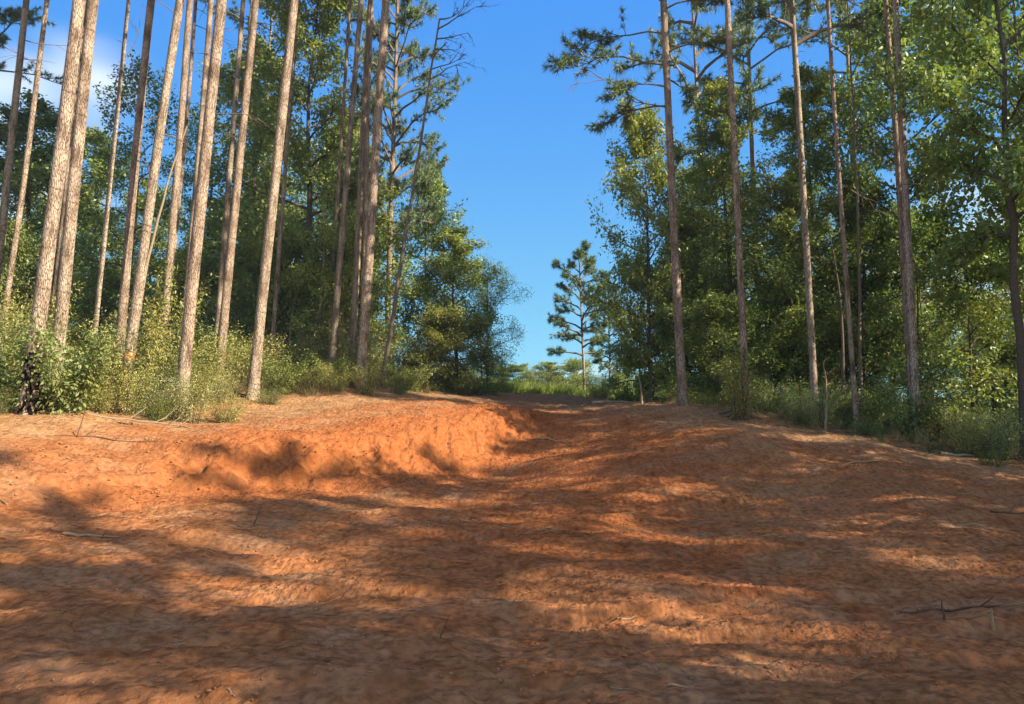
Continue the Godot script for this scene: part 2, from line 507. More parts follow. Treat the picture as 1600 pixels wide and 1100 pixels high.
# a thicket shrub: many thin stems from the ground, small leaves along them
func shrub(seed_: int, h: float, r: float, stems: int, leaves: int, ll: float, lw: float, col: Color) -> Dictionary:
	rng.seed = seed_
	var wood := Shape.new()
	var fol := Shape.new()
	var per := leaves / stems
	for i in stems:
		var az := rng.randf() * TAU
		var foot := Vector3(cos(az), 0, sin(az)) * r * 0.35 * sqrt(rng.randf())
		var out := Vector3(cos(az), 0, sin(az)) * r * rng.randf_range(0.2, 1.0)
		var top := h * rng.randf_range(0.5, 1.05)
		var pts := []
		var rad := []
		for j in 6:
			var t := j / 5.0
			pts.append(foot + Vector3(0, top * t - 0.05, 0) + out * t * t + rv() * 0.05 * t)
			rad.append(lerpf(0.011, 0.003, t))
		wood.tube(pts, rad, 4, Color.WHITE, 1.0, 2.0)
		var tone := leaf_colour(col, 0.22)
		for m in per:
			var u := pow(rng.randf(), 0.62) * 5.0
			var k := mini(int(u), 4)
			var p: Vector3 = pts[k].lerp(pts[k + 1], u - k)
			var dir := (out.normalized() * 0.3 + rv() * Vector3(1, 0.7, 1)).normalized()
			p += dir * rng.randf_range(0.02, 0.28)
			var axis := (dir + rv() * 0.5 + Vector3(0, -0.15, 0)).normalized()
			var side := axis.cross((Vector3.UP + rv() * 0.8).normalized()).normalized()
			var sz := rng.randf_range(0.6, 1.25)
			fol.leaf(p, axis, side, ll * sz, lw * sz, leaf_colour(tone, 0.2))
	return {"wood": wood.mesh(), "leaves": fol.mesh(), "h": h, "r": r}

# a tuft of dry and green grass
func grass_tuft(seed_: int, h: float, blades: int, col: Color) -> ArrayMesh:
	rng.seed = seed_
	var s := Shape.new()
	for k in blades:
		var d := Vector3(rng.randf_range(-1, 1), rng.randf_range(0.6, 2.0), rng.randf_range(-1, 1)).normalized()
		var p := Vector3(rng.randf_range(-1, 1), 0, rng.randf_range(-1, 1)) * h * 0.3 - Vector3(0, 0.02, 0)
		s.blade(p, p + d * h * rng.randf_range(0.5, 1.1), d.cross(rv()).normalized(), 0.006, leaf_colour(col, 0.3))
	return s.mesh()

# ---------------------------------------------------------------- placing
var crowns := []
func pine(x: float, z: float, lean: float, r: float, label: String, h: float, crown_at: float, bark: String, category := "pine tree", group := "", lean_z := 0.0, which := -1, crown_scale := 1.0, bushy := false) -> Node3D:
	var foot := ground(x, z, 0.12)
	var t := thing("pine_tree", label, category, foot, group)
	var s := Shape.new()
	var pts := []
	var rad := []
	rng.seed = int(absf(x * 131.0) + absf(z * 977.0))
	var bow := Vector2(rng.randf_range(-1, 1), rng.randf_range(-1, 1)) * 0.04
	var steps := 44
	for i in steps + 1:
		var q := float(i) / steps
		var y := h * q
		var w := sin(q * PI * 2.0) * 1.0 + sin(q * PI * 5.0 + x) * 0.25
		pts.append(Vector3(lean * y + bow.x * w, y, lean_z * y + bow.y * w))
		var flare := 1.0 + 0.5 * exp(-y * 2.6)
		rad.append(r * flare * (0.86 - 0.55 * pow(q, 1.3)))
	s.tube(pts, rad, 16, Color.WHITE, maxf(1.0, roundf(TAU * r / 0.42)), 0.55, 0.05, x)
	part(t, "trunk", s.mesh(), mats[bark])
	if h > 20.0 and z < -9.0:
		# dead branch stubs below the crown
		for k in rng.randi_range(3, 6):
			var ci2 := int(rng.randf_range(0.2, crown_at / h) * steps)
			var d := Vector3(rng.randf_range(-1, 1), rng.randf_range(-0.15, 0.35), rng.randf_range(-0.7, 0.7)).normalized()
			var w := Shape.new()
			var long := rng.randf() < 0.4
			dead_limb(w, pts[ci2], d, rng.randf_range(0.9, 1.9) if long else rng.randf_range(0.15, 0.4), 0.016 if long else 0.012, 1 if long else 0)
			part(t, "dead_branch", w.mesh(), mats.dead_wood)
	if crowns.size() and which > -2:
		var k: int = rng.randi() % 3 if which < 0 else which
		var cr: Dictionary = crowns[k]
		var ci := int(crown_at / h * steps)
		var up: float = (h - crown_at) / cr.len
		var b := Basis(Vector3.UP, rng.randf() * TAU).scaled(Vector3(crown_scale, up, crown_scale))
		var top: Vector3 = pts[steps]
		var low: Vector3 = pts[ci]
		b = Basis(Vector3(1, 0, 0), Vector3((top.x - low.x) / (h - crown_at), 1, (top.z - low.z) / (h - crown_at)), Vector3(0, 0, 1)) * b
		part(t, "limbs", cr.wood, mats.dead_wood, Transform3D(b, low))
		part(t, "crown", cr.leaves, mats.pine, Transform3D(b, low))
		if bushy:
			var b2 := b * Basis(Vector3.UP, 2.1)
			var c2: Dictionary = crowns[(k + 1) % 3]
			part(t, "limbs", c2.wood, mats.dead_wood, Transform3D(b2, low))
			part(t, "crown", c2.leaves, mats.pine, Transform3D(b2, low))
	return t

func tree(kind: Dictionary, called: String, label: String, x: float, z: float, h: float, r: float, mat: String, category: String, group := "", turn := -1.0, wood := "wood") -> Node3D:
	rng.seed = int(absf(x * 733.0) + absf(z * 1231.0)) + 3
	var t := thing(called, label, category, ground(x, z, 0.08), group, rng.randf() * TAU if turn < 0.0 else turn)
	var b := Basis.from_scale(Vector3(r / kind.r, h / kind.h, r / kind.r))
	part(t, "trunk", kind.wood, mats[wood], Transform3D(b, Vector3.ZERO))
	part(t, "crown", kind.leaves, mats[mat], Transform3D(b, Vector3.ZERO))
	return t

func bush(kind: Dictionary, label: String, x: float, z: float, k: float, mat: String, group: String, called := "shrub") -> void:
	rng.seed = int(absf(x * 433.0) + absf(z * 831.0)) + 5
	var t := thing(called, label, "shrub", ground(x, z, 0.03), group, rng.randf() * TAU)
	var b := Basis.from_scale(Vector3(k, k * rng.randf_range(0.85, 1.2), k))
	part(t, "stems", kind.wood, mats.wood, Transform3D(b, Vector3.ZERO))
	part(t, "foliage", kind.leaves, mats[mat], Transform3D(b, Vector3.ZERO))

func scatter(called: String, m: Mesh, mat: Material, xfs: Array, cols: Array, label: String, category: String) -> void:
	var mm := MultiMesh.new()
	mm.transform_format = MultiMesh.TRANSFORM_3D
	mm.use_colors = true
	mm.mesh = m
	mm.instance_count = xfs.size()
	for i in xfs.size():
		mm.set_instance_transform(i, xfs[i])
		mm.set_instance_color(i, cols[i])
	var o := MultiMeshInstance3D.new()
	o.name = called
	o.multimesh = mm
	o.material_override = mat
	add_child(o)
	tag(o, label, category)
	o.set_meta("kind", "stuff")

# ---------------------------------------------------------------- the ground sheet
func build_ground() -> void:
	var xs := PackedFloat32Array()
	var half := [0.0]
	var step := 0.05
	while half[half.size() - 1] < 280.0:
		if half[half.size() - 1] > 5.0:
			step *= 1.06
		half.append(half[half.size() - 1] + step)
	for i in range(half.size() - 1, 0, -1):
		xs.append(-half[i])
	for q in half:
		xs.append(q)
	var back := [-3.4]
	step = 0.12
	while back[back.size() - 1] < 280.0:
		back.append(back[back.size() - 1] + step)
		step *= 1.16
	var zs := PackedFloat32Array()
	for i in range(back.size() - 1, 0, -1):
		zs.append(back[i])
	var z := -3.4
	step = 0.036
	while z > -300.0:
		zs.append(z)
		z -= step
		step *= 1.0085
	var nx := xs.size()
	var nz := zs.size()
	var s := Shape.new()
	s.v.resize(nx * nz)
	s.n.resize(nx * nz)
	s.c.resize(nx * nz)
	for j in nz:
		for i in nx:
			var k := j * nx + i
			s.v[k] = Vector3(xs[i], height(xs[i], zs[j]), zs[j])
			s.c[k] = soil(xs[i], zs[j])
	for j in nz:
		for i in nx:
			var k := j * nx + i
			var dx: Vector3 = s.v[mini(i + 1, nx - 1) + j * nx] - s.v[maxi(i - 1, 0) + j * nx]
			var dz: Vector3 = s.v[i + mini(j + 1, nz - 1) * nx] - s.v[i + maxi(j - 1, 0) * nx]
			var nn := dx.cross(dz).normalized()
			s.n[k] = nn if nn.y > 0.0 else -nn
	var id := PackedInt32Array()
	id.resize((nx - 1) * (nz - 1) * 6)
	var w := 0
	for j in nz - 1:
		for i in nx - 1:
			var a := j * nx + i
			# rows run towards -z: clockwise seen from above
			id[w] = a
			id[w + 1] = a + nx + 1
			id[w + 2] = a + 1
			id[w + 3] = a
			id[w + 4] = a + nx
			id[w + 5] = a + nx + 1
			w += 6
	s.idx = id
	var o := part(self, "ground", s.mesh(), mats.ground)
	o.set_meta("kind", "structure")
	o.set_meta("label", "rutted red clay clearing climbing to a crest between the woods")

func clod_shape(seed_: int) -> ArrayMesh:
	rng.seed = seed_
	var s := Shape.new()
	var ring := 7
	for j in 4:
		var t := j / 3.0
		for k in ring + 1:
			var a := TAU * (k % ring) / ring
			var rr := sin(PI * (0.12 + 0.8 * t)) * (0.75 + 0.35 * sin(a * 2.0 + seed_ + t * 2.0) + 0.2 * sin(a * 3.0 + seed_ * 2.0))
			var p := Vector3(cos(a) * rr, -cos(PI * (0.05 + 0.9 * t)) * 0.6, sin(a) * rr)
			s.v.append(p)
			s.n.append(p.normalized())
			s.c.append(Color.WHITE)
	for j in 3:
		for k in ring:
			var a := j * (ring + 1) + k
			var b := a + ring + 1
			s.idx.append_array(PackedInt32Array([a, b + 1, b, a, a + 1, b + 1]))
	var at := s.v.size()
	s.v.append(Vector3(0, 0.62, 0))
	s.n.append(Vector3.UP)
	s.c.append(Color.WHITE)
	for k in ring:
		s.idx.append_array(PackedInt32Array([3 * (ring + 1) + k, 3 * (ring + 1) + k + 1, at]))
	return s.mesh()

# a crooked stick lying (or standing) on the soil, with a side twig or two
func stick(label: String, x: float, z: float, length: float, r: float, turn: float, tilt: float, mat: String, twigs := 1, group := "") -> void:
	rng.seed = int(absf(x * 391.0) + absf(z * 177.0) + length * 10.0)
	var s := Shape.new()
	var pts := []
	var rad := []
	var d := Vector3(cos(tilt), sin(tilt), 0)
	var at := Vector3.ZERO
	var bend := rng.randf_range(-0.15, 0.15)
	var base := ground(x, z)
	var b := Basis(Vector3.UP, turn)
	for i in 8:
		var p := at
		if tilt < 0.15:
			var wp := base + b * at
			p.y = height(wp.x, wp.z) - base.y + r * 0.6
		elif i == 0:
			p.y = -0.03
		pts.append(p)
		rad.append(r * (1.0 - 0.55 * i / 7.0))
		at += (d + Vector3(0, 0, bend * (i - 3) * 0.3) + rv() * 0.12).normalized() * length / 7.0
	s.tube(pts, rad, 7, Color.WHITE, 1.0, 3.0, 0.1, x, true)
	for k in twigs:
		var q: int = rng.randi_range(2, 6)
		var e: Vector3 = pts[q] + (d * 0.6 + Vector3(0, rng.randf_range(0.2, 0.7), rng.randf_range(-0.8, 0.8))).normalized() * length * rng.randf_range(0.12, 0.3)
		s.tube([pts[q], (pts[q] as Vector3).lerp(e, 0.5) + rv() * length * 0.02, e], [r * 0.5, r * 0.4, r * 0.2], 5, Color.WHITE, 1.0, 3.0, 0.0, 0.0, true)
	var o := part(self, numbered("stick"), s.mesh(), mats[mat], Transform3D(b, base))
	tag(o, label, "stick", group)

func dead_limb(s: Shape, a: Vector3, dir: Vector3, length: float, r: float, depth: int) -> void:
	var pts := [a]
	var rad := [r]
	var d := dir
	for i in 4:
		d = (d + rv() * 0.28).normalized()
		pts.append(pts[i] + d * length / 4.0)
		rad.append(r * (1.0 - 0.2 * (i + 1)))
	s.tube(pts, rad, 4, Color.WHITE, 1.0, 2.0)
	if depth > 0:
		for k in 5:
			var q: int = rng.randi_range(1, 4)
			dead_limb(s, pts[q], (d + rv() * 0.9).normalized(), length * rng.randf_range(0.3, 0.5), r * 0.5, depth - 1)

func bare_stem(called: String, label: String, x: float, z: float, lean: float, r: float, h: float, mat: String, crown: float, curve := 0.0, limbs := 0) -> void:
	rng.seed = int(absf(x * 91.0) + absf(z * 57.0))
	var t := thing(called, label, "dead tree" if limbs > 0 else "sapling", ground(x, z, 0.08))
	var s := Shape.new()
	var pts := []
	var rad := []
	for i in 15:
		var q := i / 14.0
		pts.append(Vector3(lean * h * q + sin(q * PI) * curve + rng.randf_range(-1, 1) * r * 0.4, h * q, rng.randf_range(-1, 1) * r * 0.6))
		rad.append(r * (1.15 - 0.75 * q))
	s.tube(pts, rad, 8, Color.WHITE, 1.0, 1.2, 0.06, x, true)
	part(t, "trunk", s.mesh(), mats[mat])
	if limbs > 0:
		for i in limbs:
			var w := Shape.new()
			var q := lerpf(crown, 1.0, float(i + 1) / limbs)
			var f := q * 14.0
			var k := mini(int(f), 13)
			var a: Vector3 = pts[k].lerp(pts[k + 1], f - k)
			var az := rng.randf_range(-0.9, 0.9)
			dead_limb(w, a, Vector3(cos(az), rng.randf_range(0.1, 0.9), sin(az)).normalized(), h * rng.randf_range(0.08, 0.15), r * 0.45, 2)
			part(t, "limb", w.mesh(), mats[mat])

# small clouds all round the sky, most unseen, added to warm the shade
func added_clouds() -> ImageTexture:
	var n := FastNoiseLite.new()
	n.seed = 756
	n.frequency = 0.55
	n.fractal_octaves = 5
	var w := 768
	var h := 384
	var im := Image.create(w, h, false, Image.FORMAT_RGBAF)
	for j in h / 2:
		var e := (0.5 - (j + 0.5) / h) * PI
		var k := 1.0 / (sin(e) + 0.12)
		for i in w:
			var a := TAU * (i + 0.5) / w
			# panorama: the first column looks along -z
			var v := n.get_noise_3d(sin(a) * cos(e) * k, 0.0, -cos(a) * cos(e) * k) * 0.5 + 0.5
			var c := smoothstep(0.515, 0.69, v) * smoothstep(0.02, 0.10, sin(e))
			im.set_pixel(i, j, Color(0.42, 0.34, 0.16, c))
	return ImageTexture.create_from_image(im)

# where a thing stands, told by the nearest landmark on the way to it: (x, z, phrase)
const MARKS := [[-13.6, -19.0, "slim leftmost pine"], [-8.6, -13.0, "scorched-base pine"], [-9.1, -17.0, "straight tan pine"], [-8.7, -16.5, "leaning scarred pine"], [-6.75, -15.0, "thick grey-based pine"], [-6.5, -18.5, "dark-based pine"], [-7.5, -23.0, "very thin pine"], [-5.4, -22.0, "tight pine cluster"], [-3.9, -22.0, "tall dead tree"], [-1.0, -29.5, "feathery gap tree"], [3.35, -34.0, "lone crest pine"], [4.2, -18.3, "first right-hand pine"], [5.4, -17.0, "second right-hand pine"], [7.8, -19.0, "third right-hand pine"], [8.1, -17.5, "fourth right-hand pine"], [9.0, -16.5, "twin pines at right"], [10.3, -14.9, "curved far-right tree"]]
var used_labels := {}
func placed_label(what: String, x: float, z: float) -> String:
	if absf(x / z) > 0.73 or z > -2.0:
		return what + (" beyond the left edge of the picture" if x < 0.0 else " beyond the right edge of the picture")
	var best := 9.0
	var mk: Array = MARKS[0]
	for q in MARKS:
		var d: float = absf(x / -z - q[0] / -q[1])
		if d < best:
			best = d
			mk = q
	var side: float = x / -z - mk[0] / -mk[1]
	var deep: float = mk[1] - z
	var rel := "behind" if deep > 0.6 else ("in front of" if deep < -0.6 else "beside")
	if absf(side) > 0.012:
		var s := "left" if side < 0.0 else "right"
		rel = ("%s and %s of" % [rel if deep > 0.6 else "before", s]) if absf(deep) > 0.6 else s + " of"
	var l := "%s %s the %s" % [what, rel, mk[2]]
	if used_labels.has(l):
		l += ", farther back" if deep > 3.0 else ", close by"
	used_labels[l] = true
	return l

func build_woods(B: Array, S: Array) -> void:
	# ---- named trees of the left wood
	tree(B[2], "broadleaf_tree", "airy grey-green tree with open crown behind the left pines", -13.7, -26.0, 12.1, 2.4, "leaf_cool", "tree")
	tree(B[0], "broadleaf_tree", "leafy tree at far left behind the two thin pines", -19.2, -29.0, 11.5, 3.0, "leaf_cool", "tree")
	tree(B[1], "broadleaf_tree", "tallest dense bright green tree behind the dark-based pine", -7.6, -27.0, 16.5, 3.0, "leaf", "tree")
	tree(B[0], "broadleaf_tree", "dark green tree crown filling between the left pines", -11.0, -31.0, 14.7, 2.8, "leaf", "tree")
	tree(B[2], "broadleaf_tree", "thin crowned tree with sky showing through, behind the thick pale pine", -13.4, -32.0, 13.0, 2.6, "leaf_cool", "tree")
	tree(B[3], "broadleaf_tree", "rounded soft green tree right of the pine cluster, against the sky", -3.5, -30.0, 9.4, 1.9, "leaf_cool", "tree")
	tree(B[3], "broadleaf_tree", "lower rounded green tree sloping down into the gap", -2.2, -28.0, 6.3, 1.9, "leaf", "tree")
	tree(B[5], "feathery_tree", "feathery-leaved small tree leaning out into the gap, left side", -1.0, -29.5, 5.2, 1.6, "leaf_cool", "tree")
	tree(B[4], "broadleaf_tree", "low bush-like tree with rusty leaves at the crest, left side", -2.5, -25.5, 2.9, 1.6, "leaf_rust", "tree")
	tree(B[4], "broadleaf_tree", "dark green low tree at the left end of the crest", -1.1, -28.0, 3.0, 1.1, "leaf", "tree")
	tree(B[3], "broadleaf_tree", "green understory tree behind the pine cluster", -5.3, -25.5, 7.5, 2.0, "leaf", "tree")
	tree(B[4], "broadleaf_tree", "sunlit understory tree behind the very thin pine", -7.6, -25.0, 5.0, 1.9, "leaf_pale", "tree")
	# ---- named trees of the right wood
	tree(B[3], "broadleaf_tree", "sunlit pale green tree at the left edge of the right-hand wood", 4.5, -24.0, 9.9, 1.75, "leaf_pale", "tree")
	tree(B[0], "broadleaf_tree", "rounded tree with lit crown between the first two right-hand pines", 7.3, -24.0, 11.3, 1.9, "leaf", "tree")
	tree(B[0], "broadleaf_tree", "green tree crown behind the thin fourth pine at right", 10.6, -25.0, 12.2, 2.1, "leaf", "tree")
	tree(B[6], "broadleaf_tree", "tall leafy tree behind the twin pines at right", 12.4, -23.0, 14.2, 2.9, "leaf_cool", "tree")
	tree(B[6], "broadleaf_tree", "big leafy tree filling the upper right corner", 13.4, -19.0, 14.5, 2.9, "leaf_cool", "tree")
	tree(B[1], "broadleaf_tree", "dense tree at the right edge of the picture", 16.4, -21.5, 13.5, 3.0, "leaf", "tree")
	tree(B[4], "broadleaf_tree", "dark low tree beside the small pine on the crest", 4.6, -27.0, 4.9, 1.5, "leaf", "tree")
	tree(B[3], "broadleaf_tree", "dark leafy tree directly behind the first right-hand pine", 6.0, -25.5, 7.0, 1.6, "leaf", "tree")
	tree(B[3], "broadleaf_tree", "shaded tree behind the second right-hand pine", 8.6, -22.5, 7.6, 1.8, "leaf", "tree")
	tree(B[3], "broadleaf_tree", "shaded tree between the third and fourth right-hand pines", 11.3, -23.5, 8.0, 1.9, "leaf", "tree")
	tree(B[4], "broadleaf_tree", "shaded understory tree right of the twin pines", 12.2, -19.6, 5.2, 2.0, "leaf", "tree")
	tree(B[6], "broadleaf_tree", "curved dark trunked tree at the far right, front row", 10.3, -14.9, 13.5, 2.6, "leaf_cool", "tree")
	# ---- trees deep in the woods
	rng.seed = 77
	var deep := []
	for i in 17:
		deep.append([-46.0 + i * 2.35 + rng.randf_range(-1, 1), -34.0 - fmod(i * 5.3, 14.0), rng.randf_range(10, 15), 0])
	for i in 24:
		deep.append([7.0 + i * 1.9 + rng.randf_range(-1, 1), -29.0 - fmod(i * 6.1, 19.0), rng.randf_range(10, 14.5), 1])
	for i in 9:
		deep.append([-20.0 - i * 3.2, -14.0 - fmod(i * 4.7, 15.0), rng.randf_range(9, 14), 0])
	for i in 8:
		deep.append([14.5 + i * 2.6, -9.0 - fmod(i * 4.7, 15.0), rng.randf_range(9, 13), 1])
	for q in deep:
		var k: int = [0, 1, 3, 6, 0, 2][int(absf(q[0] * 7.0)) % 6]
		var side: String = "left" if q[3] == 0 else "right"
		tree(B[k], "wood_tree", placed_label(["tall", "broad", "slender"][int(absf(q[2] * 9.0)) % 3] + " background tree", q[0], q[1]), q[0], q[1], q[2], 2.9, ["leaf", "leaf_cool", "leaf_pale"][int(absf(q[1] * 3.0)) % 3], "tree", "trees deep in the %s-hand wood" % side)
	for i in 22:
		var x := 6.0 + i * 1.25
		var z := -21.5 - fmod(i * 7.3, 13.0)
		tree(B[4], "understory_tree", placed_label("low shaded sapling", x, z), x, z, 3.2 + fmod(i * 1.7, 2.5), 1.9, "leaf", "tree", "saplings under the right-hand wood")
	for i in 18:
		var x := -26.0 + i * 1.2
		var z := -24.0 - fmod(i * 5.3, 9.0)
		tree(B[4], "understory_tree", placed_label(["bright", "dark", "pale"][i % 3] + " leafy sapling", x, z), x, z, 3.6 + fmod(i * 1.7, 2.5), 1.9, ["leaf", "leaf", "leaf_pale"][i % 3], "tree", "saplings behind the left-hand pines")
	# bare understory poles in the dark right wood
	for i in 16:
		var x := 8.2 + i * 0.85 + rng.randf_range(-0.3, 0.3)
		bare_pole(x, -19.0 - fmod(i * 4.3, 9.0), rng.randf_range(0.03, 0.055), rng.randf_range(5.0, 7.5), i)
	# ---- young growth beyond the crest
	for i in 16:
		var x := -4.0 + i * 1.15 + fmod(i * 2.9, 1.0)
		tree(B[4 if i % 3 else 3], "young_tree", placed_label("pale green young meadow tree", x, -58.0 - fmod(i * 11.3, 30.0)), x, -58.0 - fmod(i * 11.3, 30.0), 3.0 + fmod(i * 1.3, 1.6), 2.6, "leaf_pale", "tree", "young trees beyond the crest")

func bare_pole(x: float, z: float, r: float, h: float, i: int) -> void:
	var t := thing("understory_pole", placed_label("thin bare understory stem", x, z), "sapling", ground(x, z, 0.08), "bare stems in the right-hand wood")
	var s := Shape.new()
	var pts := []
	var rad := []
	for k in 9:
		pts.append(Vector3(sin(k * 0.5 + i) * 0.12 * k / 4.0, h * k / 8.0, cos(k * 0.4 + i) * 0.1))
		rad.append(r * (1.2 - k * 0.135))
	s.tube(pts, rad, 7, Color.WHITE, 1.0, 1.0, 0.06, i)
	part(t, "trunk", s.mesh(), mats["pale_wood" if i % 4 == 2 else "wood"])

# trunk radius and lean of the scorched pine, then of the scarred one
const LP_R := [0.146, 0.057, 0.129, 0.094]
func sleeve(t: Node3D, called: String, r: float, lean: float, y0: float, y1: float, mat: String, label: String) -> void:
	var s := Shape.new()
	var pts := []
	var rad := []
	var steps := 9
	for i in steps + 1:
		var y := lerpf(y0, y1, i / float(steps))
		var edge := 0.985 if i == 0 or i == steps else 1.03
		pts.append(Vector3(lean * y, y, 0) + Vector3(0.0, 0, 0))
		rad.append(r * (1.0 + 0.5 * exp(-y * 2.6)) * 0.86 * edge + (0.008 if edge > 1.0 else 0.0))
	s.tube(pts, rad, 16, Color.WHITE, 2.0, 0.9, 0.1, 2.0)
	var o := part(t, called, s.mesh(), mats[mat])
	o.set_meta("label", label)

# leaves of a climber on a trunk
func vine(t: Node3D, r: float, lean: float, top: float, mat: String) -> void:
	rng.seed = int(top * 100.0)
	var f := Shape.new()
	for k in int(top * 170.0):
		var y := pow(rng.randf(), 0.8) * top
		var a := rng.randf() * TAU
		var d := Vector3(cos(a), 0, sin(a))
		var p := Vector3(lean * y, y, 0) + d * (r * 1.15 + rng.randf() * 0.22 * (1.0 - 0.5 * y / top))
		var axis := (d * 0.6 + rv() + Vector3(0, -0.4, 0)).normalized()
		f.leaf(p, axis, axis.cross((d + Vector3.UP + rv() * 0.7).normalized()).normalized(), rng.randf_range(0.06, 0.11), rng.randf_range(0.035, 0.06), leaf_colour(Color(0.22, 0.27, 0.08), 0.3))
	part(t, "vine", f.mesh(), mats[mat])

func build_pines_extra() -> void:
	# long limbs of the first right-hand pine, reaching over the gap
	var r1: Node3D = get_node("pine_tree_018")
	rng.seed = 5
	for l in [[9.75, -2.3, -0.35, -0.3, 12], [8.9, -2.85, -0.35, 0.4, 12], [10.6, -1.7, 0.3, 0.5, 11], [8.3, -1.5, -0.5, 0.7, 9], [7.8, -1.6, -0.3, -0.5, 9], [9.2, 1.3, 0.1, 0.4, 10], [8.5, 0.9, -0.2, -0.9, 8], [10.4, 1.6, 0.4, -0.3, 10]]:
		var w := Shape.new()
		var f := Shape.new()
		var a := Vector3(-0.025 * l[0], l[0], 0)
		pine_limb(w, f, a, a + Vector3(l[1], l[2], l[3]), 0.03, l[4] + 5, 0.2, 0.42)
		var lm := part(r1, "limb", w.mesh(), mats.dead_wood)
		part(lm, "needles", f.mesh(), mats.pine)
	var w2 := Shape.new()
	var a2 := Vector3(-0.2, 7.75, 0)
	dead_limb(w2, a2, Vector3(-1, 0.05, 0.1), 2.6, 0.026, 2)
	var dl := part(r1, "dead_limb", w2.mesh(), mats.dead_wood)
	dl.set_meta("label", "bare dead limb below the green limbs")
	# scorched foot of the thick left pine, scar of the leaning one
	sleeve(get_node("pine_tree_002"), "scorched_bark", LP_R[0], LP_R[1], 0.0, 1.15, "scorched_bark", "black and white flaking scorched bark")
	sleeve(get_node("pine_tree_006"), "scar", LP_R[2], LP_R[3], 1.05, 1.2, "scar", "broken orange scar across the trunk")
	vine(get_node("pine_tree_020"), 0.096, -0.016, 1.7, "leaf_yellow")
	vine(get_node("pine_tree_007"), 0.115, 0.032, 3.4, "leaf_pale")
	vine(get_node("pine_tree_002"), 0.146, 0.057, 1.6, "leaf")
	# pine with its crown showing behind the left cluster
	pine(-4.6, -27.0, 0.012, 0.13, "bushy pine whose crown shows right of the left pine cluster", 17.5, 5.5, "pine_bark_red", "pine tree", "", 0.0, 1, 0.85, true)
	pine(-20.5, -27.0, 0.02, 0.13, "dark pine crown at the far left edge behind the slim pines", 17.0, 8.0, "pine_bark_red", "pine tree", "", 0.0, 2, 1.0)
	pine(-12.0, -34.0, 0.02, 0.13, "pine crown showing high between the thick left pines", 21.0, 12.0, "pine_bark_red", "pine tree", "", 0.0, 0, 1.1)
	pine(12.6, -26.5, 0.0, 0.13, "pine crown rising behind the twin pines at right", 18.0, 9.0, "pine_bark_red", "pine tree", "", 0.0, 0, 1.0)
	pine(9.4, -28.0, 0.0, 0.13, "pine crown behind the third right-hand pine", 20.0, 11.0, "pine_bark_red", "pine tree", "", 0.0, 1, 1.0)
	pine(-12.3, -21.5, 0.045, 0.085, "slim pine far back between the thick left pines and the leaning stem", 23.0, 14.5, "pine_bark")
	pine(-10.7, -22.5, 0.045, 0.08, "slim pine behind the straight tan pine", 24.0, 15.0, "pine_bark_red")
	pine(-8.3, -21.0, 0.045, 0.085, "slim pine just left of the dark-based pine, back row", 23.0, 14.0, "pine_bark")
	pine(-6.2, -24.5, 0.04, 0.08, "slim pine left of the tight cluster, back row", 24.0, 15.0, "pine_bark_red")
	pine(-11.6, -18.0, 0.05, 0.095, "slim pine right of the thick left pair", 24.0, 15.0, "pine_bark")
	# small pines on the crest
	pine(3.35, -34.0, -0.03, 0.075, "small lone pine silhouetted on the crest in the gap", 6.8, 2.1, "pine_bark_red", "pine tree", "", 0.0, 3, 1.0)
	pine(4.7, -35.5, 0.0, 0.06, "smaller dark pine just right of the lone crest pine", 5.9, 1.6, "pine_bark_red", "pine tree", "", 0.0, 3, 0.75)
	# dead and crooked stems
	bare_stem("dead_tree", "tall thin dead tree with bare twiggy top leaning into the sky gap", -3.9, -22.0, 0.141, 0.062, 11.6, "dead_wood", 0.8, 0.0, 7)
	bare_stem("dead_tree", "thin dead stem left of the twin pines at right", 9.4, -20.0, 0.013, 0.045, 13.0, "dead_wood", 0.6, 0.1, 8)
	bare_stem("leaning_sapling", "pale leaning dead stem beside the straight tan pine", -9.3, -18.0, 0.16, 0.045, 6.8, "pale_wood", 0.9, -0.25)
	bare_stem("crooked_sapling", "pale crooked broken stem left of the pine cluster", -6.75, -24.0, 0.08, 0.05, 5.8, "pale_wood", 0.9, 0.25)
	bare_stem("crooked_sapling", "thinner curved pale stem beside the crooked broken stem", -7.2, -24.2, 0.1, 0.035, 4.2, "pale_wood", 0.9, -0.3)
	bare_stem("crooked_sapling", "small pale forked dead stem at the right wood edge", 6.9, -16.4, 0.03, 0.03, 1.6, "pale_wood", 0.5, 0.05, 3)
	bare_stem("crooked_sapling", "short bare stem at the crest edge, right of the track", 3.6, -20.6, -0.1, 0.03, 1.0, "pale_wood", 0.9, 0.05)
	# trees standing behind and right of the viewer, whose shade falls on the clearing
	var SH := [[30.5, 9.2], [21, 8.7], [27.5, 12.7], [36, 7.7], [31.5, 4.7], [33.5, -4], [39, 4], [28.5, -6.5], [29, 2.5], [24.5, 5.0], [33, 1.0], [18.5, 5.5], [36, 12]]
	for q in SH:
		pine(q[0], q[1], 0.0, 0.15, "tall pine standing out of view to the right of the viewer", 24.0, 14.5, "pine_bark", "pine tree", "pines out of view on the right")

func build_shade_trees(B: Array) -> void:
	for q in [[11.5, 0.9, 2, 12.0], [15.0, 2.9, 2, 12.0], [9.0, 3.9, 2, 12.0], [17.5, -1.6, 2, 11.0], [13.5, 6.9, 6, 13.0], [6.5, 3.4, 2, 10.0], [13.5, -6.6, 2, 11.0], [17.0, -8.6, 2, 12.5], [18.0, -12.1, 6, 13.0], [30.0, -0.5, 2, 20.0], [22.0, 1.5, 2, 18.0]]:
		tree(B[q[2]], "broadleaf_tree", "leafy tree standing out of view to the right of the viewer", q[0], q[1], q[3], 2.8 if q[3] < 15.0 else 3.4, "leaf", "tree", "leafy trees out of view on the right")

